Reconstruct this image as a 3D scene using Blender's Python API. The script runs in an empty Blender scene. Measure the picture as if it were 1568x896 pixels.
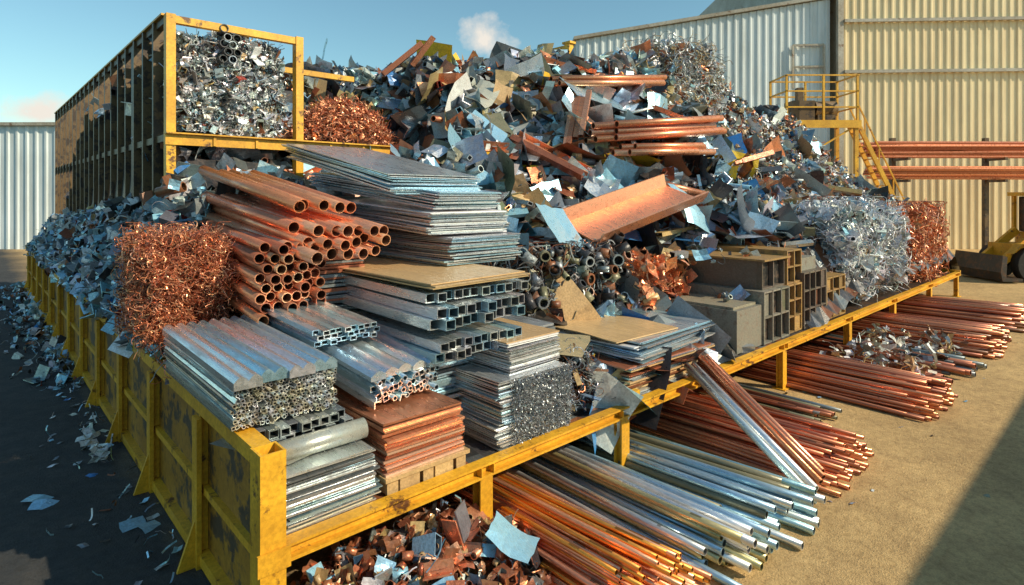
import bpy, math, random
from mathutils import Vector, Matrix, noise
random.seed(7)
RND=random.random
def U(a,b): return a+(b-a)*RND()
sc=bpy.context.scene
Cx,Cy=-2.07,5.07
ANG=math.atan2(.678,.735)
BASE=Matrix.Translation((Cx,Cy,0))@Matrix.Rotation(ANG,4,'Z')
# ---------------------------------------------------------------- materials
def newmat(name):
    m=bpy.data.materials.new(name);m.use_nodes=True
    nt=m.node_tree;nt.nodes.clear()
    out=nt.nodes.new('ShaderNodeOutputMaterial');b=nt.nodes.new('ShaderNodeBsdfPrincipled')
    nt.links.new(b.outputs[0],out.inputs[0]);return m,nt,b
def N(nt,t,**k):
    n=nt.nodes.new(t)
    for a,v in k.items(): setattr(n,a,v)
    return n
def noise_n(nt,vec,scale,detail=4,rough=.6):
    n=N(nt,'ShaderNodeTexNoise');n.inputs['Scale'].default_value=scale;n.inputs['Detail'].default_value=detail
    n.inputs['Roughness'].default_value=rough
    nt.links.new(vec,n.inputs['Vector']);return n.outputs['Fac']
def ramp(nt,fac,a,b,ca=(0,0,0,1),cb=(1,1,1,1)):
    r=N(nt,'ShaderNodeValToRGB');r.color_ramp.elements[0].position=a;r.color_ramp.elements[1].position=b
    r.color_ramp.elements[0].color=ca;r.color_ramp.elements[1].color=cb
    nt.links.new(fac,r.inputs[0]);return r.outputs[0]
def mix(nt,fac,a,b,mode='MIX'):
    m=N(nt,'ShaderNodeMix',data_type='RGBA',blend_type=mode)
    for i,x in ((0,fac),(6,a),(7,b)):
        if hasattr(x,'node'): nt.links.new(x,m.inputs[i])
        elif i==0: m.inputs[0].default_value=x
        else: m.inputs[i].default_value=(*x,1) if len(x)==3 else x
    return m.outputs[2]
def mk_scrap(name,rlo,rhi,dirt,stretch=None,speck=.76,bump=.25):
    m,nt,b=newmat(name)
    at=N(nt,'ShaderNodeAttribute',attribute_name='Col')
    tc=N(nt,'ShaderNodeTexCoord').outputs['Object']
    v=tc
    if stretch:
        mp=N(nt,'ShaderNodeMapping');mp.inputs['Scale'].default_value=stretch;nt.links.new(tc,mp.inputs['Vector']);v=mp.outputs[0]
    n1=noise_n(nt,v,6 if not stretch else 2.2,4,.7);n2=noise_n(nt,v,32 if not stretch else 16,2)
    f1=ramp(nt,n1,.48,.72)
    mm=N(nt,'ShaderNodeMath',operation='MULTIPLY');nt.links.new(f1,mm.inputs[0]);mm.inputs[1].default_value=dirt
    c=mix(nt,mm.outputs[0],at.outputs['Color'],(.15,.095,.06))
    g=ramp(nt,n2,.3,.7,(speck,speck,speck,1),(1.1,1.1,1.1,1))
    c=mix(nt,1.0,c,g,'MULTIPLY')
    nt.links.new(c,b.inputs['Base Color'])
    ms=N(nt,'ShaderNodeMath',operation='MULTIPLY_ADD');nt.links.new(mm.outputs[0],ms.inputs[0]);ms.inputs[1].default_value=-.8
    nt.links.new(at.outputs['Alpha'],ms.inputs[2]);ms.use_clamp=True
    nt.links.new(ms.outputs[0],b.inputs['Metallic'])
    mr=N(nt,'ShaderNodeMapRange');nt.links.new(n1,mr.inputs[0]);mr.inputs[1].default_value=.3;mr.inputs[2].default_value=.7
    mr.inputs[3].default_value=rlo;mr.inputs[4].default_value=rhi;nt.links.new(mr.outputs[0],b.inputs['Roughness'])
    bp=N(nt,'ShaderNodeBump');bp.inputs['Strength'].default_value=bump;bp.inputs['Distance'].default_value=.02
    nt.links.new(n2,bp.inputs['Height']);nt.links.new(bp.outputs[0],b.inputs['Normal'])
    return m
M_SCRAP=mk_scrap('scrap_metal',.22,.5,.45)
M_STOCK=mk_scrap('stock_metal',.2,.42,.4,(5,.7,5),speck=.84,bump=.12)
def mk_paint(name,base,rust,amt,sc_=3.0,rough=.5):
    m,nt,b=newmat(name)
    tc=N(nt,'ShaderNodeTexCoord').outputs['Object']
    n1=noise_n(nt,tc,sc_,7,.72);n2=noise_n(nt,tc,sc_*7,4,.7);n3=noise_n(nt,tc,sc_*.4,3)
    f=ramp(nt,n1,amt,amt+.06);c=mix(nt,f,base,rust)
    g=ramp(nt,n2,.35,.65,(.62,.57,.5,1),(1.05,1.05,1.05,1));c=mix(nt,.7,c,g,'MULTIPLY')
    g2=ramp(nt,n3,.4,.65,(.65,.56,.46,1),(1,1,1,1));c=mix(nt,.7,c,g2,'MULTIPLY')
    nt.links.new(c,b.inputs['Base Color']);b.inputs['Roughness'].default_value=rough
    bp=N(nt,'ShaderNodeBump');bp.inputs['Strength'].default_value=.3;bp.inputs['Distance'].default_value=.01
    nt.links.new(n1,bp.inputs['Height']);nt.links.new(bp.outputs[0],b.inputs['Normal'])
    return m
M_YEL=mk_paint('yellow_paint_worn',(.92,.50,.03),(.17,.07,.02),.585)
M_PANEL=mk_paint('dirty_steel_panel',(.10,.075,.05),(.5,.25,.03),.45,2)
M_DARK=mk_paint('dark_rusty_steel',(.05,.04,.035),(.12,.06,.03),.5,4)
M_DKYEL=mk_paint('rusty_ochre_steel',(.16,.10,.04),(.05,.03,.02),.5,3)
M_RUB=mk_paint('rubber',(.02,.02,.02),(.05,.045,.04),.6,8,.8)
# ---------------------------------------------------------------- mesh builder
class MB:
    def __init__(s): s.v=[];s.f=[];s.c=[];s.sm=[]
    def add(s,vs,fs,col,sm=False):
        o=len(s.v);s.v.extend(vs)
        for f in fs:
            s.f.append(tuple(i+o for i in f));s.c.append(col);s.sm.append(sm)
    def addc(s,vs,fs,cols,sm=False):
        o=len(s.v);s.v.extend(vs)
        for f,c in zip(fs,cols):
            s.f.append(tuple(i+o for i in f));s.c.append(c);s.sm.append(sm)
    def obj(s,name,mat=M_SCRAP,parent=None,base=BASE):
        n=len(s.v);cx=sum(p[0] for p in s.v)/n;cy=sum(p[1] for p in s.v)/n;cz=min(p[2] for p in s.v)
        me=bpy.data.meshes.new(name)
        me.from_pydata([(p[0]-cx,p[1]-cy,p[2]-cz) for p in s.v],[],s.f)
        a=me.attributes.new('Col','FLOAT_COLOR','FACE')
        flat=[]
        for c in s.c: flat.extend(c)
        a.data.foreach_set('color',flat)
        me.polygons.foreach_set('use_smooth',s.sm)
        me.materials.append(mat);me.update()
        o=bpy.data.objects.new(name,me);sc.collection.objects.link(o)
        M=base@Matrix.Translation((cx,cy,cz))
        if parent: o.parent=parent;o.matrix_world=M
        else: o.matrix_world=M
        return o
def empty(name):
    e=bpy.data.objects.new(name,None);sc.collection.objects.link(e);return e
BOXF=[(0,3,2,1),(4,5,6,7),(0,1,5,4),(1,2,6,5),(2,3,7,6),(3,0,4,7)]
W0=(.5,.5,.5,0)
def box(mb,a,b,col=W0):
    x0,y0,z0=a;x1,y1,z1=b
    mb.add([(x0,y0,z0),(x1,y0,z0),(x1,y1,z0),(x0,y1,z0),(x0,y0,z1),(x1,y0,z1),(x1,y1,z1),(x0,y1,z1)],BOXF,col)
def basis(d,up=Vector((0,0,1))):
    d=d.normalized();s=d.cross(up)
    if s.length<1e-3: s=Vector((1,0,0))
    s.normalize();return d,s,s.cross(d)
def circ(r,n,ph=0,sx=1,sy=1): return [(r*sx*math.cos(ph+2*math.pi*i/n),r*sy*math.sin(ph+2*math.pi*i/n)) for i in range(n)]
def prism(mb,p0,p1,outer,inner,col,sm=False,roll=0,dark=None,stations=1,bow=0):
    p0=Vector(p0);p1=Vector(p1);d,s,u=basis(p1-p0)
    if roll:
        c_,s_=math.cos(roll),math.sin(roll);s,u=s*c_+u*s_,u*c_-s*s_
    n=len(outer);vs=[];fs=[];cs=[]
    for k in range(stations+1):
        q=p0.lerp(p1,k/stations)-Vector((0,0,bow*math.sin(math.pi*k/stations)))
        vs+= [tuple(q+s*x+u*y) for x,y in outer]
    for k in range(stations):
        for i in range(n):
            j=(i+1)%n;fs.append((k*n+i,k*n+j,(k+1)*n+j,(k+1)*n+i));cs.append(col)
    e=stations*n
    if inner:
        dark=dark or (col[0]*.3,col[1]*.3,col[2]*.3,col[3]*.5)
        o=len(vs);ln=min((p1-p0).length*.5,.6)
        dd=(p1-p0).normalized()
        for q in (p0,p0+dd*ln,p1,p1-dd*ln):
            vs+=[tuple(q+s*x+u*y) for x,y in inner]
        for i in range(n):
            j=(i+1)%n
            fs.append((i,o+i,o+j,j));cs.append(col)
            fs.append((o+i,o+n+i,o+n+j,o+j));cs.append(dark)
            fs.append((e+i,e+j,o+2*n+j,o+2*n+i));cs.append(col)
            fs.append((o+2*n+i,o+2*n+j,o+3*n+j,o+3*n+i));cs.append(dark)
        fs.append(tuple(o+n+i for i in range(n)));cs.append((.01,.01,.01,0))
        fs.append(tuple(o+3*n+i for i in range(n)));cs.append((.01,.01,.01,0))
    else:
        fs.append(tuple(range(n)));cs.append(col);fs.append(tuple(e+i for i in range(n)));cs.append(col)
    mb.addc(vs,fs,cs,sm)
    if sm:
        k=len(mb.f)-len(fs)
        for i in range(stations*n,len(fs)): mb.sm[k+i]=False
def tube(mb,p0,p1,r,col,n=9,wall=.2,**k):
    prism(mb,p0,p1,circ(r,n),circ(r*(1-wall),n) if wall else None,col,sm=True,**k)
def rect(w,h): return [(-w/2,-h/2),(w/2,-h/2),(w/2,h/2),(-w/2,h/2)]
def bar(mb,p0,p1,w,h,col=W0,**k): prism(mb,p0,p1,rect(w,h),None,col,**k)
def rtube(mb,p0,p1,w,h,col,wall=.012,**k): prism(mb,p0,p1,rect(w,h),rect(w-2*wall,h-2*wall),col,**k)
def strand(mb,pts,r,col):
    vs=[];fs=[];n=len(pts)
    for k in range(n):
        d=(pts[min(k+1,n-1)]-pts[max(k-1,0)])
        if d.length<1e-5: d=Vector((0,0,1))
        d,s,u=basis(d)
        for a in (0,2.094,4.189): vs.append(tuple(pts[k]+s*(r*math.cos(a))+u*(r*math.sin(a))))
    for k in range(n-1):
        for i in range(3):
            j=(i+1)%3;fs.append((3*k+i,3*k+j,3*k+3+j,3*k+3+i))
    mb.add(vs,fs,col)
def rdir():
    while True:
        v=Vector((U(-1,1),U(-1,1),U(-1,1)))
        if .1<v.length<1: return v.normalized()
def vary(c,a=.2,h=.04):
    k=1+U(-a,a);return (min(1,max(0,c[0]*k+U(-h,h)*c[0])),min(1,max(0,c[1]*k+U(-h,h)*c[1])),min(1,max(0,c[2]*k+U(-h,h)*c[2])),c[3])
def sheet(mb,c,w,l,col,ax=None,bend=.3,nx=3,ny=3,rough=.06,nrm=None):
    nrm=nrm or rdir();_,s,u=basis(nrm,Vector((.3,.2,1)).normalized())
    a=U(0,6.28);s,u=s*math.cos(a)+u*math.sin(a),u*math.cos(a)-s*math.sin(a)
    vs=[];fs=[];fold=U(-bend,bend);fx=U(-.3,.3);kk=U(-bend,bend)
    sk=U(-.25,.25)
    for j in range(ny+1):
        for i in range(nx+1):
            x=i/nx-.5;y=j/ny-.5
            z=fold*w*abs(x-fx)+kk*l*y*y*2+U(-rough,rough)*min(w,l)
            p=c+s*(x*w+y*sk*w+U(-.03,.03)*w)+u*(y*l+U(-.03,.03)*l)+nrm*z
            vs.append(tuple(p))
    for j in range(ny):
        for i in range(nx):
            q=j*(nx+1)+i;fs.append((q,q+1,q+nx+2,q+nx+1))
    mb.add(vs,fs,col)
def ribbon(mb,c,ln,w,col,n=7,curl=.6):
    d=rdir();s=rdir();p=Vector(c)-d*ln*.3;vs=[];fs=[]
    s=(s-d*s.dot(d)).normalized();ax=rdir()
    for k in range(n+1):
        vs.append(tuple(p-s*w/2));vs.append(tuple(p+s*w/2))
        p=p+d*(ln/n)
        q=Matrix.Rotation(U(-.1,curl),3,s) if k%3 else Matrix.Rotation(U(-curl,curl),3,ax)
        d=(q@d).normalized();s=(s-d*s.dot(d)).normalized()
    for k in range(n): fs.append((2*k,2*k+1,2*k+3,2*k+2))
    mb.add(vs,fs,col)
import bmesh
bm=bmesh.new();bmesh.ops.create_icosphere(bm,subdivisions=2,radius=1)
IV=[v.co.copy() for v in bm.verts];IF=[tuple(v.index for v in f.verts) for f in bm.faces];bm.free()
def wad(mb,c,r,col):
    sx,sy,sz=U(.6,1.4),U(.6,1.4),U(.4,1);off=rdir()*20
    R3=Matrix.Rotation(U(0,6),3,rdir());vs=[]
    for v in IV:
        k=.75+.9*noise.noise(v*1.7+off)+.5*noise.noise(v*4+off)+U(-.12,.12)
        p=R3@Vector((v.x*sx*k*r,v.y*sy*k*r,v.z*sz*k*r));vs.append(tuple(c+p))
    mb.add(vs,IF,col)
def tangle(mb,c,r,col,wire,n=9,step=.1,lim=None,tw=None):
    p=Vector(c);d=rdir();pts=[p.copy()];ax=rdir();tw=U(*tw) if tw else U(.2,.9)
    for k in range(n):
        d=(Matrix.Rotation(tw,3,ax)@d+rdir()*.35).normalized()
        p=p+d*step
        if lim:
            for q in range(3): p[q]=min(max(p[q],lim[0][q]),lim[1][q])
        pts.append(p.copy())
    strand(mb,pts,wire,col)
# colours (linear, alpha = metallic)
STEEL=(.72,.76,.78,.85);STEELB=(.46,.68,.80,.8);STEELD=(.24,.27,.29,.6);WHITE=(.78,.79,.78,.1);ALU=(.84,.87,.88,.85)  # STEELB is steel with the sky's blue reflection put into its colour
COP=(.88,.33,.17,.75);COPB=(.97,.44,.25,.75);COPD=(.42,.14,.075,.5);RUST=(.24,.09,.04,.1);TAN=(.56,.38,.18,.0);DK=(.05,.05,.055,.3)
BLUE=(.04,.2,.5,.1);LBLUE=(.34,.62,.78,.35);RED=(.45,.05,.03,.1);YELc=(.8,.5,.03,.0);GREY=(.34,.37,.38,.3);OLIVE=(.24,.23,.14,.2)
PAL=[(STEEL,22),(STEELB,19),(STEELD,16),(WHITE,9),(RUST,10),(COPD,6),(COP,7),(GREY,16),(DK,13),(BLUE,2.5),(LBLUE,11),(RED,1.0),(YELc,1.5),(TAN,8),(OLIVE,4)]
FINE=[(STEEL,18),(WHITE,20),(RUST,15),(COP,10),(GREY,14),(STEELD,12),(DK,8),(TAN,20),(LBLUE,5),(RED,1.5),(BLUE,1.5)]
LEFTP=[(STEELB,24),(WHITE,18),(STEELD,14),(LBLUE,18),(GREY,12),(DK,12),(RUST,5),(BLUE,2),(RED,1.5)]
def pick(P):
    t=sum(w for _,w in P)*RND()
    for c,w in P:
        t-=w
        if t<0: return vary(c,.3,.08)
    return P[0][0]
# ---------------------------------------------------------------- heap height field
def lerp(x,pts):
    if x<=pts[0][0]: return pts[0][1]
    for (a,b),(c,d) in zip(pts,pts[1:]):
        if x<=c: return b+(d-b)*(x-a)/(c-a)
    return pts[-1][1]
def hh(s,t):
    if s<.85 and t>5.3:
        top=lerp(t,[(5.3,2.9),(7.3,3.8),(14,3.6),(20,3.2),(27,2.9)])
        z=1.75+(top-1.75)*max(0,s)/.85
        z+=.25*noise.noise(Vector((s*2,t*1.3,3)))
    else:
        tf=lerp(s,[(0,3.5),(4.4,3.5),(5.5,1.5),(9,1.5),(13,-.2),(16,-.7),(26,-.7)])
        z=1.0+.92*max(0,t-tf)
        cap=lerp(s,[(0,6.3),(3,6.8),(6,7.2),(10,7.8),(14,8.3),(17,8.7),(21,8.5),(24,7.6),(26,6.4),(27.3,1)])
        z=min(z,4.75+max(0,t-9.9)*1.4+max(0,s-6.0)*1.5)
        z=min(z,cap)
        if t>17: z=min(z,cap-(t-17)*.5)
        z+=(.7*noise.noise(Vector((s*.45,t*.45,0)))+.35*noise.noise(Vector((s*1.2,t*1.2,5))))*min(1,max(0,(z-1.5)))
        if s<6.5 and t<10: z=min(z,4.85)
        if s<4.6: z=max(z,lerp(t,[(1.2,.93),(2.8,1.7),(3.6,2.1)]))
    e=min(1,max(0,(28-t)/1.5))*min(1,max(0,(27.2-s)/.8))
    return .93+(z-.93)*e
mb=MB();n=112;g=.25;vs=[];fs=[]
for j in range(n+1):
    for i in range(n-3):
        s,t=i*g+.04,j*g+.02
        vs.append((s,t,max(.91,hh(s,t)-.14+U(-.1,.1))))
w_=n-3
for j in range(n):
    for i in range(w_-1): q=j*w_+i;fs.append((q,q+1,q+w_+1,q+w_))
mb.addc(vs,fs,[vary(DK,.4) if RND()<.6 else (vary(RUST,.4) if RND()<.6 else vary(STEELD,.4)) for _ in fs])
def piece(mb,p,sz,pal,fine=False):
    k=RND();col=pick(pal)
    if fine:
        if k<.42: sheet(mb,p,sz*U(.4,.9),sz*U(.3,1),col,bend=.8,nx=2,ny=2,rough=.12)
        elif k<.62: ribbon(mb,p,sz*U(1,2.0),sz*U(.08,.25),col,n=5,curl=1.0)
        elif k<.8: tangle(mb,p,sz,col,U(.004,.010),n=6,step=min(.07,sz*.25))
        else: wad(mb,p,sz*U(.2,.42),col)
        return
    if k<.60: sheet(mb,p,sz*U(.4,1),sz*U(.5,1.3),col,bend=.3,nx=3,ny=3,rough=.03)
    elif k<.63: ribbon(mb,p,min(1.1,sz*U(1.2,2.2)),sz*U(.12,.3),col,n=7,curl=.5)
    elif k<.70:
        d=rdir();d.z*=.4;r=U(.03,.09);tube(mb,p-d*sz*.6,p+d*sz*.6,r,col,n=8,wall=.18)
    elif k<.79:
        d=rdir();d.z*=.4;rtube(mb,p-d*sz*.6,p+d*sz*.6,U(.08,.25),U(.06,.2),col,roll=U(0,3))
    elif k<.88:
        d=rdir();d.z*=.4;w=U(.12,.35);prism(mb,p-d*sz*.6,p+d*sz*.6,[(0,0),(w,0),(w,.015),(.015,.015),(.015,w),(0,w)],None,col,roll=U(0,6))
    else: wad(mb,p,sz*U(.25,.5),col)
cnt=0
while cnt<10500:
    s=U(0,27.2);t=U(.2,17) if RND()<.95 else U(17,27)
    if s<4.7 and t<5.6 and not (s<.9 and t>5.2): continue
    if s<.9 and t<9 : continue
    if 1<s<6.4 and 5.6<t<10 and RND()<.6: continue
    if s>8.6 and t<.5: continue
    if 8.8<s<15 and t<2.6 and hh(s,t)<2.6: continue
    z=hh(s,t)+U(-.08,.18);p=Vector((s,t,z));cnt+=1
    fineprob=.9 if s>16.5 else (.4 if s>13 else .15)
    fine=RND()<fineprob
    sz=U(.18,.42) if fine else min(1.3,.34+random.expovariate(3.0))
    if s<2: sz=min(sz,.4)
    piece(mb,p,sz,FINE if s>15 and fine else PAL,fine)
for k in range(1300):
    s=U(2,9.5);t=U(9.6,13);piece(mb,Vector((s,t,hh(s,t)+U(-.05,.25))),U(.35,.9),PAL,RND()<.2)
for k in range(4500):
    s=U(13,27);t=U(1.5,9);piece(mb,Vector((s,t,hh(s,t)+U(-.02,.2))),U(.13,.34),FINE,True)
heap=mb.obj('scrap_metal_heap')
mb=MB()
for k in range(5200):
    t=5.2+22*RND()**1.3;s=U(-.06,.82)
    p=Vector((s,t,hh(max(s,0),t)+U(-.05,.14)));fine=RND()<.65
    piece(mb,p,U(.12,.28) if fine else U(.18,.42),LEFTP,fine)
mb.obj('light_scrap_heap')
def panel(name,c,nrm,w,l,col,bend=.2,seed=1):
    random.seed(seed);m=MB();sheet(m,Vector(c),w,l,col,nrm=Vector(nrm).normalized(),bend=bend,nx=5,ny=5,rough=.012);m.obj(name,M_STOCK)
panel('sheet_metal_panel',(6.9,3.0,3.35),(.2,-.75,.8),1.15,.95,LBLUE,.25,3)
panel('sheet_metal_panel',(11.3,2.5,3.7),(.1,-.9,.6),1.2,.9,LBLUE,.25,4)
panel('sheet_metal_panel',(10.1,5.4,6.0),(.2,-.8,.6),1.3,1.2,STEELB,.3,5)
panel('sheet_metal_panel',(8.2,7.0,6.6),(-.2,-.5,.9),1.7,.7,(.5,.5,.42,.2),.3,6)
panel('sheet_metal_panel',(12.4,2.0,3.4),(.6,-.8,.5),1.0,1.5,WHITE,.4,8)
panel('sheet_metal_panel',(13.3,1.9,3.4),(.7,-.8,.3),1.0,1.5,LBLUE,.4,9)
panel('sheet_metal_panel',(14.2,1.9,3.3),(.7,-.8,.4),.9,1.4,WHITE,.5,10)
panel('sheet_metal_panel',(11.7,6.0,6.9),(.1,-.7,.8),2.6,.9,STEELB,.2,11)
panel('sheet_metal_panel',(15.5,4.6,6.4),(.1,-.9,.6),1.0,.9,GREY,.2,12)
panel('sheet_metal_panel',(8.6,9.6,7.5),(.1,-.9,.6),1.3,.9,(.5,.5,.4,.2),.3,13)
panel('sheet_metal_panel',(9.4,9.7,8.0),(.3,-.9,.4),.8,.6,YELc,.3,14)
panel('sheet_metal_panel',(7.3,9.8,7.4),(.1,-.9,.4),.6,.5,BLUE,.3,15)
panel('sheet_metal_panel',(12.6,8.4,8.3),(.0,-.7,.7),1.4,1.0,LBLUE,.3,16)
random.seed(99)
for s,t in ((7.5,6),(9,6.6),(10.5,8),(12.5,7.2),(13.8,5.2),(6.2,5.6),(5.6,8.8),(11.6,3.9),(8.0,4.4),(13.6,8.5),(9.8,4.2),(7,8)):
    m=MB();sheet(m,Vector((s,t,hh(s,t)+.25)),U(.8,1.5),U(.6,1.1),vary(random.choice([STEELB,LBLUE,GREY,STEEL,STEELD,OLIVE]),.2),nrm=Vector((U(-.6,.6),-.8,U(.2,1))).normalized(),bend=.25,nx=4,ny=4,rough=.015);m.obj('sheet_metal_panel',M_STOCK)
random.seed(21)
m=MB();prism(m,(7.5,3.0,3.15),(10.9,2.6,4.0),[(-.55,0),(.55,0),(.68,.3),(.64,.31),(.53,.035),(-.53,.035),(-.64,.31),(-.68,.3)],None,COPB,roll=-.35)
m.obj('copper_channel',M_STOCK)
for a,b in (((8.2,5.9,5.35),(9.1,4.3,4.4)),((8.6,6.1,5.5),(9.6,4.5,4.5)),((10.2,6.0,6.6),(11.2,4.9,5.2)),((6.4,9.0,7.2),(7.3,8.5,8.1)),((7.6,9.4,7.7),(8.0,8.9,8.5)),((13.4,5.2,6.6),(14.6,4.4,6.1)),((11.3,7.9,8.2),(13.2,7.3,8.0)),((15.0,3.2,4.9),(16.2,2.8,5.2))):
    m=MB();prism(m,a,b,[(-.16,-.02),(.16,-.02),(.16,.12),(.13,.12),(.13,.01),(-.13,.01),(-.13,.12),(-.16,.12)],None,vary(random.choice([COPD,COP]),.3),roll=U(-.5,.5));m.obj('rusty_steel_channel')
# ---------------------------------------------------------------- bundles and stacks
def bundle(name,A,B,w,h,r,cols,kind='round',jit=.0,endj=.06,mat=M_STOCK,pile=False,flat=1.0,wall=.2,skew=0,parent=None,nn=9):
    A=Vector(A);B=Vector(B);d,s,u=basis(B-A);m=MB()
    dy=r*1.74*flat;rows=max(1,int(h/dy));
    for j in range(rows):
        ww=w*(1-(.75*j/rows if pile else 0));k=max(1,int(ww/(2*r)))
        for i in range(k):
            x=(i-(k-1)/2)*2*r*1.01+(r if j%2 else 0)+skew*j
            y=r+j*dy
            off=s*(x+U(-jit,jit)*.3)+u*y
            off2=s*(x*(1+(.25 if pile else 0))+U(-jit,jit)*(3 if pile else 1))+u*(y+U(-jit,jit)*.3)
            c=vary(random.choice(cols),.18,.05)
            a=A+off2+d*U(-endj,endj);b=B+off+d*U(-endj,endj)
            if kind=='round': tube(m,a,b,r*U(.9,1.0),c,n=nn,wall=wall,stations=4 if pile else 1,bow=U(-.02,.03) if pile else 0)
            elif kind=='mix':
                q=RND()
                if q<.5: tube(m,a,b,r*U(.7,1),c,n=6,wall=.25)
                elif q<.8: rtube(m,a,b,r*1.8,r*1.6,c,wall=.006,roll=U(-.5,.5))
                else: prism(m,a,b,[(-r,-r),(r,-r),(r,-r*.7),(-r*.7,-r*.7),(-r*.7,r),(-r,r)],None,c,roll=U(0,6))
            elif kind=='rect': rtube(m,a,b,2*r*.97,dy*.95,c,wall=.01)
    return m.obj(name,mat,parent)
def stack(name,s0,s1,t0,t1,z0,z1,th,cols,jit=.03,ang=0,tilt=0,wave=.006,pn=0,gap=.25,mat=M_STOCK,parent=None):
    m=MB();z=z0;cs,ct=(s0+s1)/2,(t0+t1)/2;hs,ht=(s1-s0)/2,(t1-t0)/2;drift=0
    while z<z1:
        th_=th*U(.7,1.3);a=ang+U(-1,1)*jit*.25;ox,oy=U(-jit,jit),U(-jit,jit)
        if RND()<.08: drift=U(-jit,jit)*2.5
        ox+=drift;k=6;vs=[];fs=[];ph=U(0,6);wv=wave*U(.3,1.5);ca,sa=math.cos(a),math.sin(a)
        for i in range(k+1):
            y=-ht+2*ht*i/k
            for x,zz in ((-hs,0),(hs,0),(hs,th_*(1-gap)),(-hs,th_*(1-gap))):
                dz=wv*math.sin(ph+i*1.3)+wv*math.sin(ph+(2 if x>0 else 0))
                vs.append((cs+ox+x*ca-y*sa,ct+oy+x*sa+y*ca,z+zz+dz+tilt*(y+ht)))
        for i in range(k):
            for q in range(4): r_=(q+1)%4;fs.append((4*i+q,4*i+r_,4*i+4+r_,4*i+4+q))
        fs.append((0,3,2,1));fs.append((4*k,4*k+1,4*k+2,4*k+3))
        m.add(vs,fs,vary(random.choice(cols),.22,.04));z+=th_
    return m.obj(name,mat,parent)
stack('steel_sheet_stack',.12,1.06,.14,2.4,.93,1.46,.02,[STEEL,STEELD,ALU,STEELB],.035)
m=MB();tube(m,(.02,.42,1.57),(1.08,.36,1.6),.1,(.5,.52,.46,.5),n=20,wall=.1);
sheet(m,Vector((.55,.9,1.52)),1.0,1.1,(.5,.52,.46,.5),nrm=Vector((0,0,1)),bend=.03,rough=.005);m.obj('rolled_metal_sheet',M_STOCK)
bundle('steel_channel_bundle',(.52,.52,1.5),(.52,3,1.5),.95,.3,.05,[STEELD,GREY,STEEL],'rect',endj=.07)
ab=empty('aluminium_profile_bundle')
bundle('small_profiles',(.38,.62,1.8),(.38,3.2,1.82),1.02,.42,.021,[ALU,STEEL,(.6,.56,.44,.6)],'mix',jit=.008,endj=.04,parent=ab)
m=MB()
for i in range(4):
    x0=-.14+i*.26;pr=[(-.13,0),(.13,0)]+[(.13-.26*q/16,.07+.05*abs(math.sin(q/16*math.pi*2))) for q in range(17)]
    prism(m,(x0+.13,.56+U(-.04,.04),2.2+U(0,.015)),(x0+.13,3.2,2.25),pr,None,vary(random.choice([ALU,STEELB,ALU]),.12),sm=False)
m.obj('ribbed_extrusions',M_STOCK,ab)
st=stack('copper_sheet_stack',1.2,2.2,.16,2.6,1.12,1.62,.03,[COP,COPB,COPD,(.7,.42,.28,.3)],.03)
m=MB()
for x in (1.22,1.66,2.1): box(m,(x,.14,.93),(x+.13,2.5,1.07),TAN)
for y in (.1,.7,1.4,2.2): box(m,(1.18,y,1.073),(2.26,y+.14,1.115),TAN)
box(m,(1.36,.12,.935),(1.6,.145,1.07),vary(TAN));box(m,(1.8,.12,.935),(2.04,.145,1.07),vary(TAN));m.obj('wooden_pallet')
bundle('aluminium_duct_bundle',(1.75,.62,1.68),(1.6,4,2.0),.95,.3,.04,[ALU,STEELB,STEEL],'mix',jit=.008,endj=.06)
m=MB()
for i in range(5):
    x0=1.3+i*.19;pr=[(-.095,0),(.095,0)]+[(.095-.19*q/10,.05+.05*abs(math.sin(q/10*math.pi))) for q in range(11)]
    prism(m,(x0+.07,.62+U(-.06,.06),1.97),(x0-.08,4,2.29),pr,None,vary(random.choice([ALU,STEELB,ALU]),.12))
m.obj('ribbed_aluminium_profiles',M_STOCK)
bundle('galvanised_tube_bundle',(1.45,1.5,2.2),(1.3,4.6,2.4),.85,.22,.045,[STEEL,STEELB,STEELB],'rect',jit=.005,endj=.06,flat=.8)
stack('cut_sheet_stack',2.75,3.95,.16,2.3,.93,1.74,.017,[ALU,STEEL,STEELB],.025)
stack('cut_sheet_stack',3.0,3.95,.3,2.5,1.75,2.12,.018,[ALU,WHITE,STEEL],.022,ang=.04)
stack('plywood_sheet',2.98,3.98,.32,2.4,2.125,2.14,.02,[TAN],.01,ang=.03)
m=MB()
for k in range(4200):
    s=U(2.95,3.98);z=U(.95,1.72)
    tangle(m,(s,.125+U(-.025,.02),z),.1,vary(STEEL if RND()<.4 else STEELD,.4),.0035,n=4,step=.017)
m.obj('shredded_wire_mat')
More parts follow.
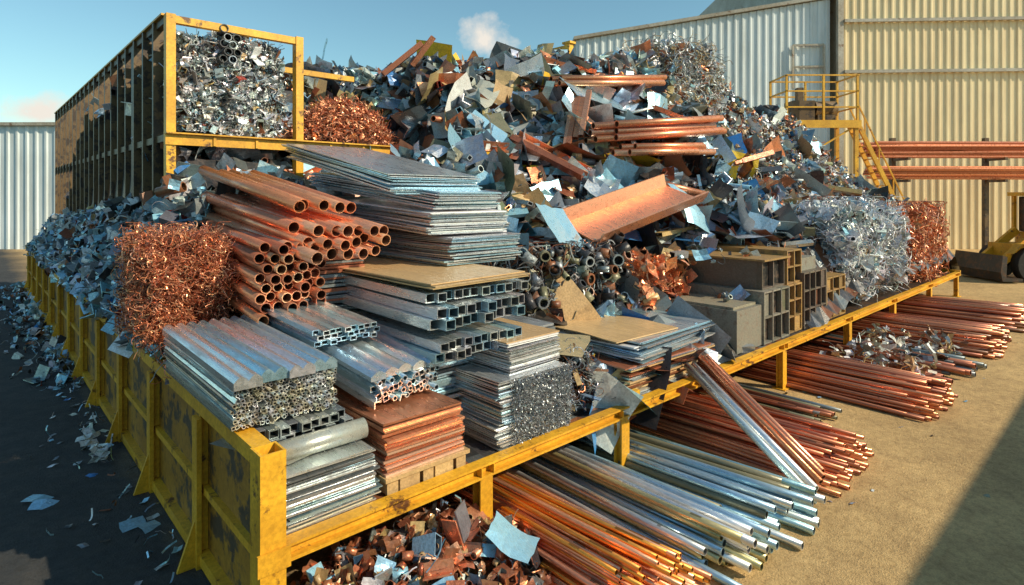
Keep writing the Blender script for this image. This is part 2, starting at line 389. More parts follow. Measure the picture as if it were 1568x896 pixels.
def bale(name,a,b,cols,nst,wire,step,ns=9,core=(.06,.04,.03,.2),pieces=0,pal=PAL,psz=.25,rag=.08,rnd=.16,lump=.1,tw=None):
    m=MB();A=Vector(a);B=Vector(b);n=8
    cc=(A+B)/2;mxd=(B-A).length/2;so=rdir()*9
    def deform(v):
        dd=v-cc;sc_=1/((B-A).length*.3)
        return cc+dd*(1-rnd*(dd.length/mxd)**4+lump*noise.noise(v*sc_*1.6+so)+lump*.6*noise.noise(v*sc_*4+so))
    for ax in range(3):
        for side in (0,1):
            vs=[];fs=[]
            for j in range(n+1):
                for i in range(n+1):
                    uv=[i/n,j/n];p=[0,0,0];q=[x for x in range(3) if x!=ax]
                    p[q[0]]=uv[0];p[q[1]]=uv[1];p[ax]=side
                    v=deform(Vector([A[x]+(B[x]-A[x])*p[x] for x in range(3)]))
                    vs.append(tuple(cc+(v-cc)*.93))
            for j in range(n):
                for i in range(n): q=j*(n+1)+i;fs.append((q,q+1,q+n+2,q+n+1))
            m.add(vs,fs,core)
    def surf():
        p=[RND(),RND(),RND()];ax=random.choice((0,0,1,1,1,2));p[ax]=(1 if ax==2 else (0 if RND()<.85 else 1))
        v=deform(Vector([A[x]+(B[x]-A[x])*p[x] for x in range(3)]))
        return v-(v-cc).normalized()*U(-.2,1)*rag
    lo=[A[x]-rag*1.5 for x in range(3)];hi=[B[x]+rag*1.5 for x in range(3)]
    for k in range(nst):
        tangle(m,surf(),0,vary(random.choice(cols),.4,.08),wire*U(.7,1.4),n=ns,step=step*U(.6,1.3),lim=(lo,hi),tw=tw)
    for k in range(pieces): piece(m,surf(),psz*U(.5,1.3),pal,RND()<.85)
    return m.obj(name)
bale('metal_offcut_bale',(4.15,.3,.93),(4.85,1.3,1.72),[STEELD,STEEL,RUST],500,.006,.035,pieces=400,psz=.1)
panel('sheet_metal_panel',(4.5,.8,1.8),(0,-.1,1),.8,1.0,(.45,.38,.22,.2),.05,31)
random.seed(33)
stack('steel_sheet_stack',5.5,7.9,.25,2.3,.93,1.35,.03,[COPD,STEEL,STEELD,TAN],.07,ang=-.03)
stack('steel_sheet_stack',5.7,8.1,.3,2.5,1.36,1.66,.022,[STEEL,WHITE,STEELB],.09,ang=.05,wave=.015)
stack('plywood_sheet',5.6,7.2,.5,2.2,1.68,1.70,.025,[TAN],.03,ang=-.06)
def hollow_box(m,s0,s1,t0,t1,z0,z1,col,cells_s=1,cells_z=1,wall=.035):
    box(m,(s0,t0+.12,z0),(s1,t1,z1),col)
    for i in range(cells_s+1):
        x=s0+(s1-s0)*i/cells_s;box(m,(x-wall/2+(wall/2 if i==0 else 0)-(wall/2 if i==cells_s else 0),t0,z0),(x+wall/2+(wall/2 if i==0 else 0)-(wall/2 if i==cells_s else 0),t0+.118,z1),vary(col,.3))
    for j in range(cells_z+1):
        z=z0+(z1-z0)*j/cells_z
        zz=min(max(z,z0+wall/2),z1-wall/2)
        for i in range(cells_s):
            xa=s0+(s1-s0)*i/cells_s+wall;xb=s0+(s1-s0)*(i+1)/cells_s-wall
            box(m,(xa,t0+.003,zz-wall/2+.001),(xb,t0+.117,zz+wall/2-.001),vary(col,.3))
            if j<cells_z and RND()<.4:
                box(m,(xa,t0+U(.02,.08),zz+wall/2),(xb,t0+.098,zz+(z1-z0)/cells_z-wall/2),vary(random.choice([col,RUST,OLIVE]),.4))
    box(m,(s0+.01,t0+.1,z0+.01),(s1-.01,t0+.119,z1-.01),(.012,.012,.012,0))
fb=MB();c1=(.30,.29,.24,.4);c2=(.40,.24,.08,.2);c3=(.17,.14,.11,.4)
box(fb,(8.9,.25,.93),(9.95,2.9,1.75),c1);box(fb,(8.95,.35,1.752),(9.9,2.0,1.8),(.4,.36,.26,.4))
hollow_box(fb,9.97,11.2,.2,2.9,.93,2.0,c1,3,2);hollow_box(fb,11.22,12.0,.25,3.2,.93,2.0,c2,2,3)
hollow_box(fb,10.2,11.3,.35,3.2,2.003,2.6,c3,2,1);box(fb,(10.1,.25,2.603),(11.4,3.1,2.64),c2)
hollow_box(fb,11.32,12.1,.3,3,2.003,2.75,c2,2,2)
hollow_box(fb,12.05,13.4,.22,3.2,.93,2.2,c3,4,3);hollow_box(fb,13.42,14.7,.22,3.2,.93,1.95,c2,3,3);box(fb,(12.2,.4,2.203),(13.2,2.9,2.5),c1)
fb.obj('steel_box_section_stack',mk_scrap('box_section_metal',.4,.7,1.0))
m=MB()
for k in range(70): piece(m,Vector((U(9,13.5),U(.6,2.4),U(1.85,1.95)+(.75 if RND()<.5 else 0))),U(.12,.4),PAL,RND()<.5)
m.obj('loose_offcuts')
WP=[(WHITE,50),((.7,.74,.8,.1),30),(GREY,10),(LBLUE,12),(RUST,3)]
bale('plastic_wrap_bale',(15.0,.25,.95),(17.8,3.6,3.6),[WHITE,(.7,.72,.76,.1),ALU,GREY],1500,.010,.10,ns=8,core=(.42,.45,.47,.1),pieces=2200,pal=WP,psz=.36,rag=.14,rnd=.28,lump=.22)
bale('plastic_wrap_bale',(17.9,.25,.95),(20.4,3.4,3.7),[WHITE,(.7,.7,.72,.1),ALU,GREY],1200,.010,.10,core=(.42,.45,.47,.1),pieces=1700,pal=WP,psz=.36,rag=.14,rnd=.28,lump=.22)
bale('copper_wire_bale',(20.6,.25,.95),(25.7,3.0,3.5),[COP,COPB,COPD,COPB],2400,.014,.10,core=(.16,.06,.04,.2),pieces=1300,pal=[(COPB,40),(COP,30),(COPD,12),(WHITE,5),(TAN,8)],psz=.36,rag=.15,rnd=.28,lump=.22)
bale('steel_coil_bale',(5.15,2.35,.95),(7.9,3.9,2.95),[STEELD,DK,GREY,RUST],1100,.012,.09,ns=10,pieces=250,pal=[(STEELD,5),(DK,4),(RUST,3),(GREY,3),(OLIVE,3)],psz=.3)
m=MB()
for k in range(120):
    p=Vector((U(5.2,8.0),U(2.15,2.5),U(1.4,3.0)));d=rdir();d.y-=1;d.normalize();r=U(.05,.12)
    tube(m,p,p+d*U(.06,.3),r,vary(random.choice([STEELD,GREY,RUST,OLIVE,DK]),.3),n=10,wall=U(.12,.3))
m.obj('steel_pipe_offcuts')
m=MB()
for k in range(240): piece(m,Vector((U(8.1,10.0),U(1.7,2.6),U(1.5,2.7))),U(.18,.4),[(COPB,70),(COP,20),(TAN,10)],RND()<.5)
m.obj('bright_copper_scrap')
stack('steel_sheet_stack',2.3,4.7,1.0,5.0,.93,2.05,.05,[STEELD,STEEL,STEELB],.04)
bundle('steel_channel_stack',(2.72,.5,2.02),(2.72,5.2,2.06),1.35,.3,.065,[STEEL,STEELB,ALU],'rect',endj=.08,jit=.01)
bundle('steel_channel_stack',(2.86,.62,2.36),(2.86,5.3,2.42),1.6,.32,.075,[STEEL,STEELB,ALU],'rect',endj=.09,jit=.01)
bundle('steel_channel_stack',(3.0,.8,2.66),(3.0,5.4,2.7),1.7,.17,.07,[ALU,STEELB],'rect',endj=.07,jit=.01)
stack('cardboard_sheet_stack',2.1,3.75,.78,4.4,2.86,2.9,.02,[TAN,(.6,.42,.22,0)],.06,ang=.03)
stack('steel_sheet_stack',3.35,4.75,1.9,6.0,2.93,3.35,.022,[STEEL,STEELB,ALU],.05,ang=.02)
stack('steel_sheet_stack',3.2,4.7,2.1,6.2,3.37,3.72,.02,[ALU,WHITE,STEEL],.07,ang=-.03,tilt=.05)
stack('steel_sheet_stack',3.3,4.6,2.2,6.3,3.76,4.02,.022,[STEEL,ALU,STEELB],.05,ang=.04,tilt=.10)
stack('steel_sheet_stack',2.75,4.45,2.6,6.5,4.0,4.3,.02,[STEELB,ALU,STEEL],.08,ang=.0,tilt=.18)
bundle('copper_pipe_bundle',(1.25,2.7,2.3),(1.35,5.6,2.5),.95,1.15,.075,[COP,COPB,COPD],jit=.01,endj=.15,nn=12,wall=.16)
bundle('copper_pipe_bundle',(1.95,2.6,3.1),(1.6,5.8,3.55),1.35,.62,.09,[COP,COPB,COPB],jit=.05,endj=.3,nn=12,wall=.14)
bundle('copper_pipe_bundle',(1.75,2.9,3.75),(1.55,6.2,4.3),.9,.3,.09,[COPB,COP],jit=.06,endj=.25,nn=12,wall=.14)
stack('steel_sheet_stack',1.2,2.5,2.9,5.4,2.3,3.05,.05,[COPD,STEELD],.05)
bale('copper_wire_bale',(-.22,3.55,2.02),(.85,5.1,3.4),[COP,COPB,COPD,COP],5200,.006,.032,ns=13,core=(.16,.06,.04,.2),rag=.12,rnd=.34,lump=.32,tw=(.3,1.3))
m=MB()
for k in range(420):
    p=Vector((U(-.05,.9),U(3.0,5.4),U(1.7,2.05)));piece(m,p,U(.1,.3),LEFTP,RND()<.6)
for k in range(160): tangle(m,(U(-.1,.8),U(3.1,4.2),U(1.8,2.1)),0,vary(COP,.3),.006,n=8,step=.06)
for k in range(320):
    p=Vector((U(.5,2.8),U(5.5,7.0),U(2.8,4.3)));piece(m,p,U(.2,.5),LEFTP,RND()<.35)
m.obj('mixed_scrap')
bundle('copper_pipe_bundle',(14.4,3.7,5.75),(10.4,4.8,5.35),1.1,.6,.1,[COPB,COP],jit=.07,endj=.4,nn=10)
bundle('copper_pipe_bundle',(13.3,3.5,5.1),(10.8,4.4,5.0),.8,.35,.09,[COP,COPB],jit=.08,endj=.4,nn=10)
bundle('copper_pipe_bundle',(14.3,5.8,7.45),(10.6,6.6,7.05),1.1,.34,.09,[COPB,COP],jit=.05,endj=.3,nn=8)
bundle('copper_pipe_bundle',(12.2,2.9,3.9),(10.9,3.5,4.2),.6,.3,.09,[COP,COPB],jit=.08,endj=.2,nn=10)
bundle('copper_bar_bundle',(9.7,5.1,5.3),(10.6,5.6,6.7),.6,.12,.07,[COP,COPB],'rect',jit=.08,endj=.2)
bale('steel_wire_bale',(16.6,6.4,6.4),(20.4,9.4,9.8),[STEEL,GREY,WHITE,STEELD,TAN],2600,.011,.10,core=(.08,.07,.06,.2),pieces=1500,pal=FINE,psz=.32,rag=.2,rnd=.26,lump=.18)
# ---------------------------------------------------------------- container (raised steel bed)
ct=empty('scrap_storage_bay')
Y=MB();P=MB();D=MB()
box(D,(0.08,0.16,.80),(27,28,.9))
box(Y,(-.08,.18,1.62),(.09,28,1.77))
box(Y,(-.06,.18,.78),(.07,28,.86))
box(Y,(-.10,.18,.04),(.09,28,.16))
box(P,(0.0,.18,.162),(.03,28,.778));box(P,(0.0,.18,.862),(.03,28,1.618))
t=1.83
while t<28:
    box(Y,(-.13,t-.09,.0),(-.082,t+.09,1.60));box(Y,(-.079,t-.03,.165),(-.002,t+.03,.775));box(Y,(-.079,t-.03,.865),(-.002,t+.03,1.615))
    Y.add([(-.13,t-.02,.0),(-.13,t+.02,.0),(-.3,t+.02,.0),(-.3,t-.02,.0),(-.13,t-.02,.5),(-.13,t+.02,.5)],[(0,3,4),(1,5,2),(3,2,5,4),(0,1,2,3)],W0)
    t+=2.2
for a,b in (((-.12,-.08,0),(.1,-.06,1.8)),((-.12,.14,0),(.1,.16,1.8)),((-.12,-.058,0),(-.10,.138,1.8)),((.08,-.058,0),(.1,.138,1.8))): box(Y,a,b)
box(Y,(-.15,-.11,.80),(.13,.0-.082,.98));
box(Y,(.105,-.05,.80),(26.6,.10,.83));box(Y,(.105,-.05,.93),(26.6,.10,.955));box(Y,(.105,.03,.832),(26.6,.05,.928))
for s in (2.4,5.0,7.7,10.4,14.3,18.1,22.3,26.4):
    box(Y,(s-.09,-.03,.0),(s+.09,-.01,.798));box(Y,(s-.09,.09,.0),(s+.09,.11,.798));box(Y,(s-.015,-.008,.0),(s+.015,.088,.798))
    box(Y,(s-.16,-.1,.004),(s+.16,.17,.02))
    box(Y,(s-.1,-.062,.832),(s-.08,.03-.002,.928));box(Y,(s+.08,-.062,.832),(s+.1,.028,.928))
    for t in (5,10,15,20,26): box(D,(s-.1,t-.1,0),(s+.1,t+.1,.8))
box(Y,(26.6,-.05,.8),(26.75,28,1.0));box(Y,(5.1,-.03,.956),(5.35,.06,1.12))
box(D,(.1,1.8,.78),(26.6,1.83,.795))
Y.obj('yellow_frame',M_YEL,ct);P.obj('side_panels',M_PANEL,ct);D.obj('deck_and_props',M_DARK,ct)
# ---------------------------------------------------------------- rack
rk=empty('storage_rack');Y=MB();D=MB();K=MB()
S0,T0=.8,7.3
for s in (S0,3.26): box(Y,(s,T0,1.0),(s+.16,T0+.2,7.38))
for s in (S0,3.26,6.5): box(D,(s,T0+3,1.0),(s+.16,T0+3.2,7.3 if s<6 else 5.0))
box(Y,(6.5,T0,1.0),(6.66,T0+.2,5.0))
box(Y,(S0+.162,T0+.02,7.22),(3.258,T0+.16,7.36));box(Y,(S0-.02,T0-.03,4.92),(6.7,T0-.003,5.12));box(Y,(S0-.02,T0-.12,5.123),(6.7,T0+.1,5.15))
box(D,(S0+.1,T0+.1,4.95),(6.6,T0+3.1,5.08));box(Y,(3.45,T0+3.02,7.2),(6.2,T0+3.16,7.34));box(Y,(S0+.162,T0+3.02,7.16),(3.258,T0+3.16,7.3))
for s in (1.6,2.4,4.0,4.8,5.6): box(Y,(s,T0-.06,4.93),(s+.05,T0-.032,5.11))
for z in (7.24,5.0): box(K,(S0+.02,T0+.21,z),(S0+.14,26,z+.13))
t=T0+.9
while t<26.2:
    box(K,(S0-.03,t,1.5),(S0+.16,t+.11,7.37));t+=.93
box(Y,(S0-.04,T0+.21,7.372),(S0+.17,26.2,7.41))
Y.obj('yellow_frame',M_YEL,rk);D.obj('shelf',M_DARK,rk);K.obj('side_lattice',M_DKYEL,rk)
bale('crushed_aluminium_bale',(1.05,T0+.12,5.14),(3.15,T0+2.7,7.2),[STEEL,ALU,WHITE,STEELD],900,.005,.035,core=(.12,.12,.12,.3),pieces=6500,pal=[(STEEL,24),(ALU,24),(WHITE,18),(GREY,16),(STEELD,10),(TAN,7),(LBLUE,6),(DK,11),(RED,1),(RUST,3)],psz=.13,rag=.09,rnd=.1,lump=.08)
bundle('steel_pipe_bundle',(1.9,T0+.02,6.6),(1.9,T0+1.6,6.6),.5,.75,.085,[STEELD,DK,DK],nn=12,endj=.04)
m=MB()
for k in range(2200):
    x=U(-1,1);y=U(-1,1);q=x*x+y*y
    if q>1: continue
    tangle(m,(4.9+x*1.35,8.5+y*1.1,5.15+1.15*(1-q)**.8*U(.8,1)+.12*noise.noise(Vector((x*4,y*4,1)))),0,vary(random.choice([COP,COPB,COPD]),.3),.009,n=7,step=.05)
for k in range(1300):
    x=U(-1,1);y=U(-1,1);q=x*x+y*y
    if q<1: piece(m,Vector((4.9+x*1.35,8.5+y*1.1,5.15+1.15*(1-q)**.8)),U(.1,.2),[(COP,5),(COPD,3),(COPB,5)],True)
vs=[(4.9,8.5,6.1)]+[(4.9+1.25*math.cos(a*.4488),8.5+1.0*math.sin(a*.4488),5.1) for a in range(14)]
m.add(vs,[(0,1+i,1+(i+1)%14) for i in range(14)],(.12,.05,.03,0));m.obj('copper_wire_pile')
rf=empty('rear_gantry_frame');m=MB()
for t in (13.2,21): box(m,(18.6,t,0),(18.9,t+.3,11.0))
box(m,(18.62,13.51,10.6),(18.85,21,10.95));box(m,(18.55,13.1,11.0),(18.95,13.6,11.1));m.obj('beams',M_YEL,rf)
# ---------------------------------------------------------------- ground stock
def gb(name,s0,s1,tend,cols,r,h,tb=1.6,kind='round',tw=0,nn=8,jit=.03):
    w=(s1-s0);m=(s0+s1)/2
    bundle(name,(m,tend,0.01),(m-tw,tb,.01),w*.86,h,r,cols,kind,jit=jit,endj=.26,pile=True,nn=nn)
ORG=(.98,.38,.07,.75)
gb('copper_pipe_pile',2.35,3.6,-1.9,[COP,ORG,COPB,ORG],.028,.5,tw=.12,jit=.035)
gb('steel_pipe_pile',3.6,4.75,-2.15,[STEELB,ALU,STEELB,(.62,.56,.28,.7)],.048,.5,nn=12,tw=-.05,jit=.02)  # yellow and blue reflections given as pipe colours
gb('steel_pipe_pile',4.95,6.15,-2.2,[STEELB,STEEL,STEELB,OLIVE],.05,.4,nn=12,tw=.3,jit=.025)
gb('copper_pipe_pile',6.5,8.3,-2.1,[COP,COPD,COP],.034,.5,tw=.2,jit=.04)
gb('copper_pipe_pile',10.4,12.2,-2.35,[COP,COPD,COP],.038,.55,tw=0,jit=.04)
gb('steel_pipe_pile',8.8,9.7,-1.2,[COPD,OLIVE,STEELD],.04,.2,tw=0)
gb('steel_pipe_pile',13.2,15.4,-2.3,[DK,STEELD,COPD],.06,.3,tw=-.4)
gb('copper_pipe_pile',16.2,19,-2.4,[COPD,COP,RUST],.05,.55,tw=.3,jit=.05)
gb('copper_pipe_pile',20.5,24,-2.3,[COPD,COP,RUST],.055,.5,tw=.5,jit=.05)
bundle('leaning_copper_pipes',(6.42,-2.1,.12),(7.35,.12,1.05),.3,.16,.045,[COPB,COP],jit=.02,endj=.1)
bundle('leaning_steel_pipes',(6.08,-2.1,.14),(7.0,.12,1.05),.3,.16,.06,[STEELB,ALU],jit=.02,endj=.1,nn=14)
bundle('steel_pipe_pile',(4.9,-1.3,.02),(4.75,1.4,.02),.3,.12,.06,[OLIVE,STEELD],jit=.02,endj=.2)
m=MB()
for k in range(1000):
    s=U(.25,2.9);t=U(-1.3,.6);q=((s-1.4)/1.5)**2+((t+.2)/1.1)**2
    if q>1: continue
    z=.5*(1-q)**.7
    P_=[(COPD,18),(COP,22),(COPB,12),(RUST,12),(STEEL,12),(LBLUE,10),(WHITE,6),(STEELD,8),(TAN,9),(DK,6)]
    piece(m,Vector((s,t,z*U(.4,1)+.04)),U(.1,.28),P_,RND()<.35)
    if RND()<.18: 
        d=rdir();tube(m,Vector((s,t,z)),Vector((s,t,z))+d*U(.04,.12),U(.025,.05),vary(random.choice([COP,COPD,TAN]),.3),n=9,wall=.12)
m.obj('copper_scrap_pile')
panel('sheet_metal_panel',(2.15,-.72,.5),(.2,-.5,1),.42,.5,LBLUE,.2,41)
random.seed(44)
m=MB()
for k in range(520):
    t=10+18*RND()**1.1;s=-abs(random.gauss(0,.45))-.15
    piece(m,Vector((s,t,.04+max(0,.28+s*.4)*U(.1,1)*min(1,(t-9.5)/4))),U(.1,.26),LEFTP,RND()<.8)
m.obj('side_litter_pile')
m=MB()
for k in range(95):
    t=U(1,10);s=-abs(random.gauss(0,.5))-.15
    p=Vector((s,t,.02))
    if RND()<.6: sheet(m,p,U(.03,.13),U(.04,.15),pick(LEFTP),nrm=Vector((U(-.2,.2),U(-.2,.2),1)).normalized(),bend=.3,nx=2,ny=2)
    else: ribbon(m,p+Vector((0,0,.03)),U(.08,.25),.02,pick(LEFTP),n=5,curl=.8)
for s,t,z in ((-1.25,4.7,.03),(-1.2,4.5,.04),(-.45,3.2,.03),(-.3,3.0,.03)): sheet(m,Vector((s,t,z)),.2,.27,vary(LBLUE,.1),nrm=Vector((.1,-.15,1)).normalized(),bend=.2,nx=2,ny=2,rough=.02)
for k in range(18):
    p=Vector((U(-.35,-.55),U(5.5,6.8),U(.02,.1)));sheet(m,p,U(.06,.12),U(.1,.3),vary(WHITE,.2),bend=.6)
for k in range(300):
    p=Vector((U(2,26),-abs(random.gauss(0,1.2)),.015));sheet(m,p,U(.02,.09),U(.03,.1),pick(PAL),nrm=Vector((U(-.3,.3),U(-.3,.3),1)).normalized(),nx=2,ny=2)
m.obj('ground_litter')
m=MB()
for k in range(260):
    s=U(12,16.5);t=U(-2.0,0);piece(m,Vector((s,t,U(.05,.45))),U(.15,.4),[(WHITE,5),(TAN,3),(GREY,3),(RUST,2)],True)
m.obj('plastic_scrap')
# ---------------------------------------------------------------- ground
gm,nt,b=newmat('yard_ground')
tc=N(nt,'ShaderNodeTexCoord').outputs['Object']
sx=N(nt,'ShaderNodeSeparateXYZ');nt.links.new(tc,sx.inputs[0])
n1=noise_n(nt,tc,.35,6,.65);n2=noise_n(nt,tc,3,6,.7);n3=noise_n(nt,tc,45,4,.7);n4=noise_n(nt,tc,11,5,.75)
ad=N(nt,'ShaderNodeMath',operation='MULTIPLY_ADD');nt.links.new(n1,ad.inputs[0]);ad.inputs[1].default_value=1.6;nt.links.new(sx.outputs[0],ad.inputs[2])
mr=N(nt,'ShaderNodeMapRange');nt.links.new(ad.outputs[0],mr.inputs[0]);mr.inputs[1].default_value=.5;mr.inputs[2].default_value=2.2
sand=mix(nt,ramp(nt,n2,.35,.7),(.74,.50,.22),(.52,.34,.15))
asp=mix(nt,ramp(nt,n2,.4,.7),(.040,.043,.048),(.075,.072,.07))
c=mix(nt,mr.outputs[0],asp,sand)
c=mix(nt,.7,c,ramp(nt,n3,.3,.7,(.6,.6,.6,1),(1.15,1.15,1.15,1)),'MULTIPLY')
c=mix(nt,.8,c,ramp(nt,n1,.35,.62,(.70,.68,.66,1),(1.05,1.05,1.05,1)),'MULTIPLY')
c=mix(nt,.7,c,ramp(nt,n4,.36,.55,(.66,.62,.56,1),(1.03,1.03,1.03,1)),'MULTIPLY')
nt.links.new(c,b.inputs['Base Color']);b.inputs['Roughness'].default_value=.9
bp=N(nt,'ShaderNodeBump');bp.inputs['Strength'].default_value=.7;bp.inputs['Distance'].default_value=.03
sm=N(nt,'ShaderNodeMath',operation='ADD');nt.links.new(n3,sm.inputs[0]);nt.links.new(n4,sm.inputs[1])
nt.links.new(sm.outputs[0],bp.inputs['Height']);nt.links.new(bp.outputs[0],b.inputs['Normal'])
me=bpy.data.meshes.new('ground');me.from_pydata([(-900,-900,0),(900,-900,0),(900,900,0),(-900,900,0)],[],[(0,1,2,3)])
me.materials.append(gm);g_=bpy.data.objects.new('ground',me);sc.collection.objects.link(g_);g_.matrix_world=BASE
# ---------------------------------------------------------------- buildings
ID=Matrix.Identity(4)
def mk_wall(name,c0,c1):
    m,nt,b=newmat(name);tc=N(nt,'ShaderNodeTexCoord').outputs['Object']
    mp=N(nt,'ShaderNodeMapping');mp.inputs['Scale'].default_value=(1.2,1.2,.12);nt.links.new(tc,mp.inputs['Vector'])
    n1=noise_n(nt,mp.outputs[0],1.2,6,.7);n2=noise_n(nt,tc,.25,4)
    c=mix(nt,ramp(nt,n1,.42,.75),c0,c1);c=mix(nt,.5,c,ramp(nt,n2,.3,.7,(.75,.75,.75,1),(1,1,1,1)),'MULTIPLY')
    nt.links.new(c,b.inputs['Base Color']);b.inputs['Roughness'].default_value=.5;return m
M_WA=mk_wall('painted_corrugated_grey',(.70,.77,.79),(.48,.52,.51));M_WB=mk_wall('corrugated_cream_sun_tinted',(.92,.76,.46),(.70,.53,.30))  # cream has the warm sunlight on that wall mixed into its base colour
M_TRIM=mk_paint('wall_trim',(.5,.48,.42),(.25,.16,.1),.6,1)
def corr(mb,x0,y0,x1,y1,z0,zt,pitch=.55,dep=.07,sgn=-1):
    d=Vector((x1-x0,y1-y0,0));Lg=d.length;d.normalize();nr=Vector((d.y,-d.x,0));n=int(Lg/pitch);pts=[]
    for i in range(n):
        a=i*pitch
        for f,q in ((0,0),(.3,0),(.42,1),(.62,1),(.74,0)): pts.append((a+f*pitch,q*dep))
    pts.append((n*pitch,0));vs=[];fs=[]
    for a,q in pts:
        p=Vector((x0,y0,0))+d*a+nr*q;zz=zt(a/Lg) if callable(zt) else zt
        vs.append((p.x,p.y,z0));vs.append((p.x,p.y,zz))
    for i in range(len(pts)-1): fs.append((2*i,2*i+2,2*i+3,2*i+1))
    mb.add(vs,fs,W0)
wh=empty('warehouse');m=MB();ax,ay,bx,by=4.9,45.0,24.0,43.7
corr(m,ax,ay,bx,by,0,lambda q:15.7+2.8*q);m.obj('gable_wall',M_WA,wh,ID)
m=MB();corr(m,bx+.1,by-.5,48,41.9,0,27);m.obj('main_wall',M_WB,wh,ID)
m=MB()
m.add([(ax,ay+.02,0),(ax,80,0),(ax,80,15.7),(ax,ay+.02,15.7)],[(0,1,2,3)],W0)
m.add([(ax-.2,ay-.3,15.72),(bx,by-.3,18.55),(bx,84,18.55),(ax-.2,84,15.72),(ax-.2,ay-.3,15.95),(bx,by-.3,18.8),(bx,84,18.8),(ax-.2,84,15.95)],BOXF,W0)
bar(m,(bx-.02,by-.55,0),(bx-.02,by-.55,27),.4,.3)
d=Vector((48-bx,41.9-by+.5,0)).normalized()
for z in (16.6,12.9,20.5): bar(m,Vector((bx+.2,by-.72,z)),Vector((bx+.2,by-.72,z))+d*23.6,.2,.22)
m.add([(bx+.1,by,0),(bx+.1,84,0),(bx+.1,84,27),(bx+.1,by,27)],[(0,1,2,3)],W0)
for a,b_ in (((20.8,43.7,11.8),(20.8,43.7,15)),((23,43.5,11.8),(23,43.5,15)),((20.8,43.7,15),(23,43.5,15)),((20.8,43.7,13.4),(23,43.5,13.4))): bar(m,a,b_,.14,.14)
m.obj('trim_and_roof',M_TRIM,wh,ID)
sh=empty('storage_shed');m=MB();corr(m,-62,43,-25,42.5,0,8.9,pitch=.7,dep=.08);m.obj('front_wall',M_WA,sh,ID)
m=MB();m.add([(-62,42.7,8.92),(-24.8,42.2,8.92),(-24.8,60,8.92),(-62,60,8.92),(-62,42.7,9.15),(-24.8,42.2,9.15),(-24.8,60,9.15),(-62,60,9.15)],BOXF,W0)
m.add([(-25,42.5,0),(-25,60,0),(-25,60,8.9),(-25,42.5,8.9)],[(0,1,2,3)],W0);m.obj('roof',M_TRIM,sh,ID)
nb=empty('neighbouring_building');m=MB()
Rv=Vector((.735,.678,0));Lv=Vector((-.678,.735,0));p0=Vector((14.35,4.3,0))
a=p0-Rv*22;b2=p0+Rv*9.0;vs=[]
for z in (0,6):
    for q in (a,b2,b2-Lv*9,a-Lv*9): vs.append((q.x,q.y,z))
m.add(vs,BOXF,W0);m.obj('block',M_WA,nb,ID)
lp=empty('inspection_platform');m=MB();X0,X1,Y0,Y1,Z=13.7,17.4,29.5,31.5,7.55
box(m,(X0,Y0,Z),(X1,Y1,Z+.12));box(m,(X0-.05,Y0-.06,Z-.25),(X1+.05,Y0-.003,Z+.14))
for x in (X0+.05,X0+1.9,X1-.1):
    for y in (Y0+.05,Y1-.1):
        bar(m,(x,y,Z+.12),(x,y,Z+2.4),.1,.1)
for x in (X0+.1,X1-.15):
    for y in (Y0+.1,Y1-.15): bar(m,(x,y,0),(x,y,Z),.18,.18)
for z in (.8,1.6,2.4):
    for y in (Y0+.05,Y1-.1): bar(m,(X0,y,Z+z),(X1,y,Z+z),.07,.07)
    for x in (X0+.05,X1-.1): bar(m,(x,Y0,Z+z),(x,Y1,Z+z),.07,.07)
bar(m,(X0+.1,Y0+.1,Z-2.2),(X1-.1,Y0+.1,Z-.1),.08,.08)
for y in (Y0+.2,Y0+1.0): bar(m,(X1,y,Z),(X1+3.6,y,.1),.12,.2);bar(m,(X1,y,Z+1),(X1+3.6,y,1.1),.06,.06)
for k in range(22):
    q=k/22;bar(m,(X1+3.6*q,Y0+.2,Z-7.4*q-.1),(X1+3.6*q,Y0+1.0,Z-7.4*q-.1),.2,.04)
for k in range(5):
    q=k/5+.1;bar(m,(X1+3.6*q,Y0+.2,Z-7.4*q),(X1+3.6*q,Y0+.2,Z-7.4*q+1),.05,.05)
m.obj('frame_and_stairs',M_YEL,lp,ID)
m=MB();box(m,(14.3,30,Z+.13),(15.4,31,Z+1.2));tube(m,(15.5,30.4,Z+.8),(16.6,30.4,Z+.8),.42,W0,n=14,wall=0);box(m,(15.6,30.1,Z+.13),(16.5,30.8,Z+.5));bar(m,(14.8,30.4,Z+1.2),(14.8,30.4,Z+1.9),.3,.3);m.obj('machinery',M_DKYEL,lp,ID)
pr=empty('copper_pipe_rack');m=MB()
for k in range(60):
    y=34+U(-.5,.5);z=(6.1+U(0,.85)) if k<34 else (4.9+U(0,.65))
    tube(m,(20.6+U(-.5,.5),y,z),(40,y+U(-.2,.2),z+U(-.1,.1)),.075,vary(random.choice([COP,COPD,COPD]),.2),n=8,wall=0)
m.obj('pipes',M_STOCK,pr,ID)
m=MB()
for x in (22.5,28,34,39):
    bar(m,(x,34.9,0),(x,34.9,7.3),.25,.25);bar(m,(x,33.4,6.0),(x,34.8,6.0),.15,.15);bar(m,(x,33.4,4.75),(x,34.8,4.75),.15,.15)
m.obj('rack_arms',M_DKYEL,pr,ID)
wl=empty('wheel_loader');m=MB();x0,y0=22.7,27.6
box(m,(x0+.2,y0-.8,.9),(x0+1.6,y0+.8,1.7));box(m,(x0+1.6,y0-.9,.9),(x0+3.6,y0+.9,2.2));box(m,(x0+3.6,y0-.8,1.0),(x0+5.8,y0+.8,2.6));bar(m,(x0-.5,y0-.6,.7),(x0+1.4,y0-.6,2.3),.18,.34);bar(m,(x0-.5,y0+.6,.7),(x0+1.4,y0+.6,2.3),.18,.34)
for x in (1.5,3.4):
    for y in (-.85,.85): bar(m,(x0+x,y0+y,2.2),(x0+x,y0+y,3.9),.14,.14)
box(m,(x0+1.3,y0-1.0,3.9),(x0+3.7,y0+1.0,4.08))
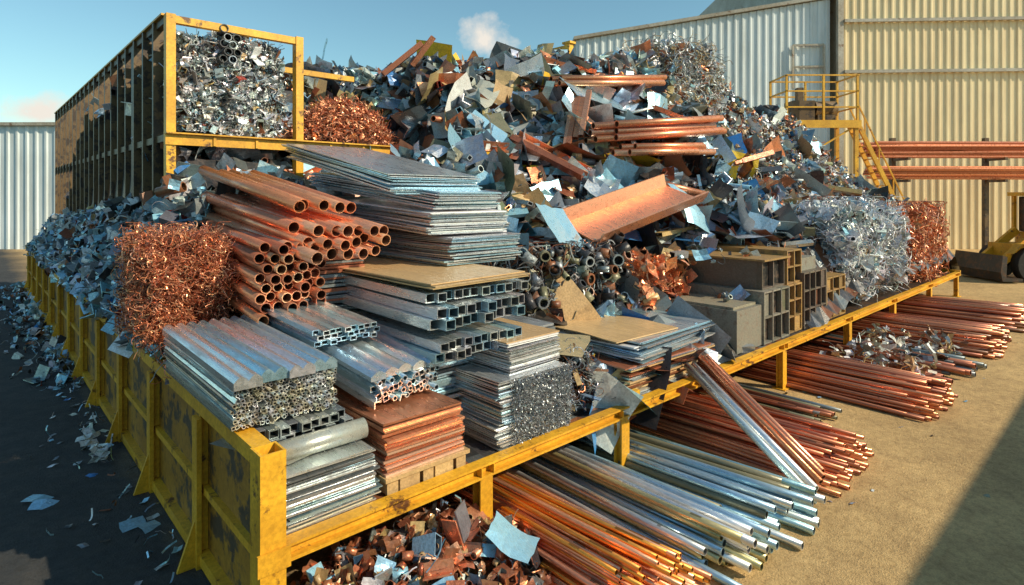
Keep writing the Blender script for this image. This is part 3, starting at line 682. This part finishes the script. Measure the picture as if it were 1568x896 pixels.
for x in (.8,4.4):
    tube(m,(x0+x,y0-1.2,.8),(x0+x,y0-1.0,.8),.42,W0,n=16,wall=.35);m.add([(x0+x-1.0,y0-1.15,1.3),(x0+x-.6,y0-1.15,1.75),(x0+x+.6,y0-1.15,1.75),(x0+x+1.0,y0-1.15,1.3),(x0+x-1.0,y0-.7,1.3),(x0+x-.6,y0-.7,1.75),(x0+x+.6,y0-.7,1.75),(x0+x+1.0,y0-.7,1.3)],[(0,1,5,4),(1,2,6,5),(2,3,7,6)],W0)
m.obj('body',M_YEL,wl,ID)
m=MB();prism(m,(x0-.9,y0-1.4,.1),(x0-.9,y0+1.4,.1),[(0,0),(.9,.0),(.9,.12),(.15,.15),(.2,1.1),(0,1.15),(-.1,.4)],None,W0);
box(m,(x0+1.65,y0-.75,2.22),(x0+3.3,y0+.75,3.88));m.obj('bucket_and_cab',M_DARK,wl,ID)
m=MB()
for x in (.8,4.4):
    for y in (-1.15,.75):
        tube(m,(x0+x,y0+y,.8),(x0+x,y0+y+.45,.8),.8,W0,n=24,wall=.45)
m.obj('tyres',M_RUB,wl,ID)
# ---------------------------------------------------------------- world, sun, camera
sd=Vector((.932,-.36,0)).normalized();el=math.radians(33)
sdir=Vector((sd.x*math.cos(el),sd.y*math.cos(el),math.sin(el)))
w=bpy.data.worlds.new('World');sc.world=w;w.use_nodes=True;nt=w.node_tree;nt.nodes.clear()
out=N(nt,'ShaderNodeOutputWorld');bg=N(nt,'ShaderNodeBackground');sky=N(nt,'ShaderNodeTexSky')
sky.sky_type='NISHITA';sky.sun_disc=False;sky.sun_elevation=el;sky.sun_rotation=math.atan2(sd.x,sd.y)
sky.air_density=1.1;sky.dust_density=.4;sky.ozone_density=1.2
tg=N(nt,'ShaderNodeTexCoord').outputs['Generated']
def cloud(dirv,rad):
    vd=N(nt,'ShaderNodeVectorMath',operation='DISTANCE');mp=N(nt,'ShaderNodeMapping');mp.inputs['Scale'].default_value=(1,1,1.5)
    nt.links.new(tg,mp.inputs['Vector']);nt.links.new(mp.outputs[0],vd.inputs[0]);d=Vector(dirv).normalized();vd.inputs[1].default_value=(d.x,d.y,d.z*1.5)
    mr=N(nt,'ShaderNodeMapRange');nt.links.new(vd.outputs['Value'],mr.inputs[0]);mr.inputs[1].default_value=0;mr.inputs[2].default_value=rad;mr.inputs[3].default_value=.55;mr.inputs[4].default_value=-.2
    return mr.outputs[0]
n1=noise_n(nt,tg,14,7,.6)
mx=N(nt,'ShaderNodeMath',operation='MAXIMUM');nt.links.new(cloud((-.045,1,.275),.13),mx.inputs[0]);nt.links.new(cloud((-.8,1,.14),.08),mx.inputs[1])
sm=N(nt,'ShaderNodeMath',operation='ADD');nt.links.new(mx.outputs[0],sm.inputs[0]);nt.links.new(n1,sm.inputs[1])
cf=ramp(nt,sm.outputs[0],.72,1.0)
tint=mix(nt,1.0,sky.outputs[0],(.88,1.16,1.06),'MULTIPLY')
c=mix(nt,cf,tint,(7.0,6.5,5.8))
nt.links.new(c,bg.inputs[0]);bg.inputs[1].default_value=.128;nt.links.new(bg.outputs[0],out.inputs[0])
ld=bpy.data.lights.new('sun','SUN');ld.energy=5.0;ld.angle=math.radians(.5);ld.color=(1,.86,.62)
lo=bpy.data.objects.new('sun',ld);sc.collection.objects.link(lo);lo.rotation_euler=(-sdir).to_track_quat('-Z','Y').to_euler()
cam=bpy.data.cameras.new('camera');co=bpy.data.objects.new('camera',cam);sc.collection.objects.link(co)
cam.sensor_width=36;cam.sensor_fit='HORIZONTAL';cam.lens=20.746;cam.shift_y=-.0963;cam.clip_end=3000
co.location=(0,0,4);co.rotation_euler=(math.radians(90),0,0);sc.camera=co
sc.view_settings.view_transform='Standard';sc.view_settings.look='None';sc.view_settings.exposure=0
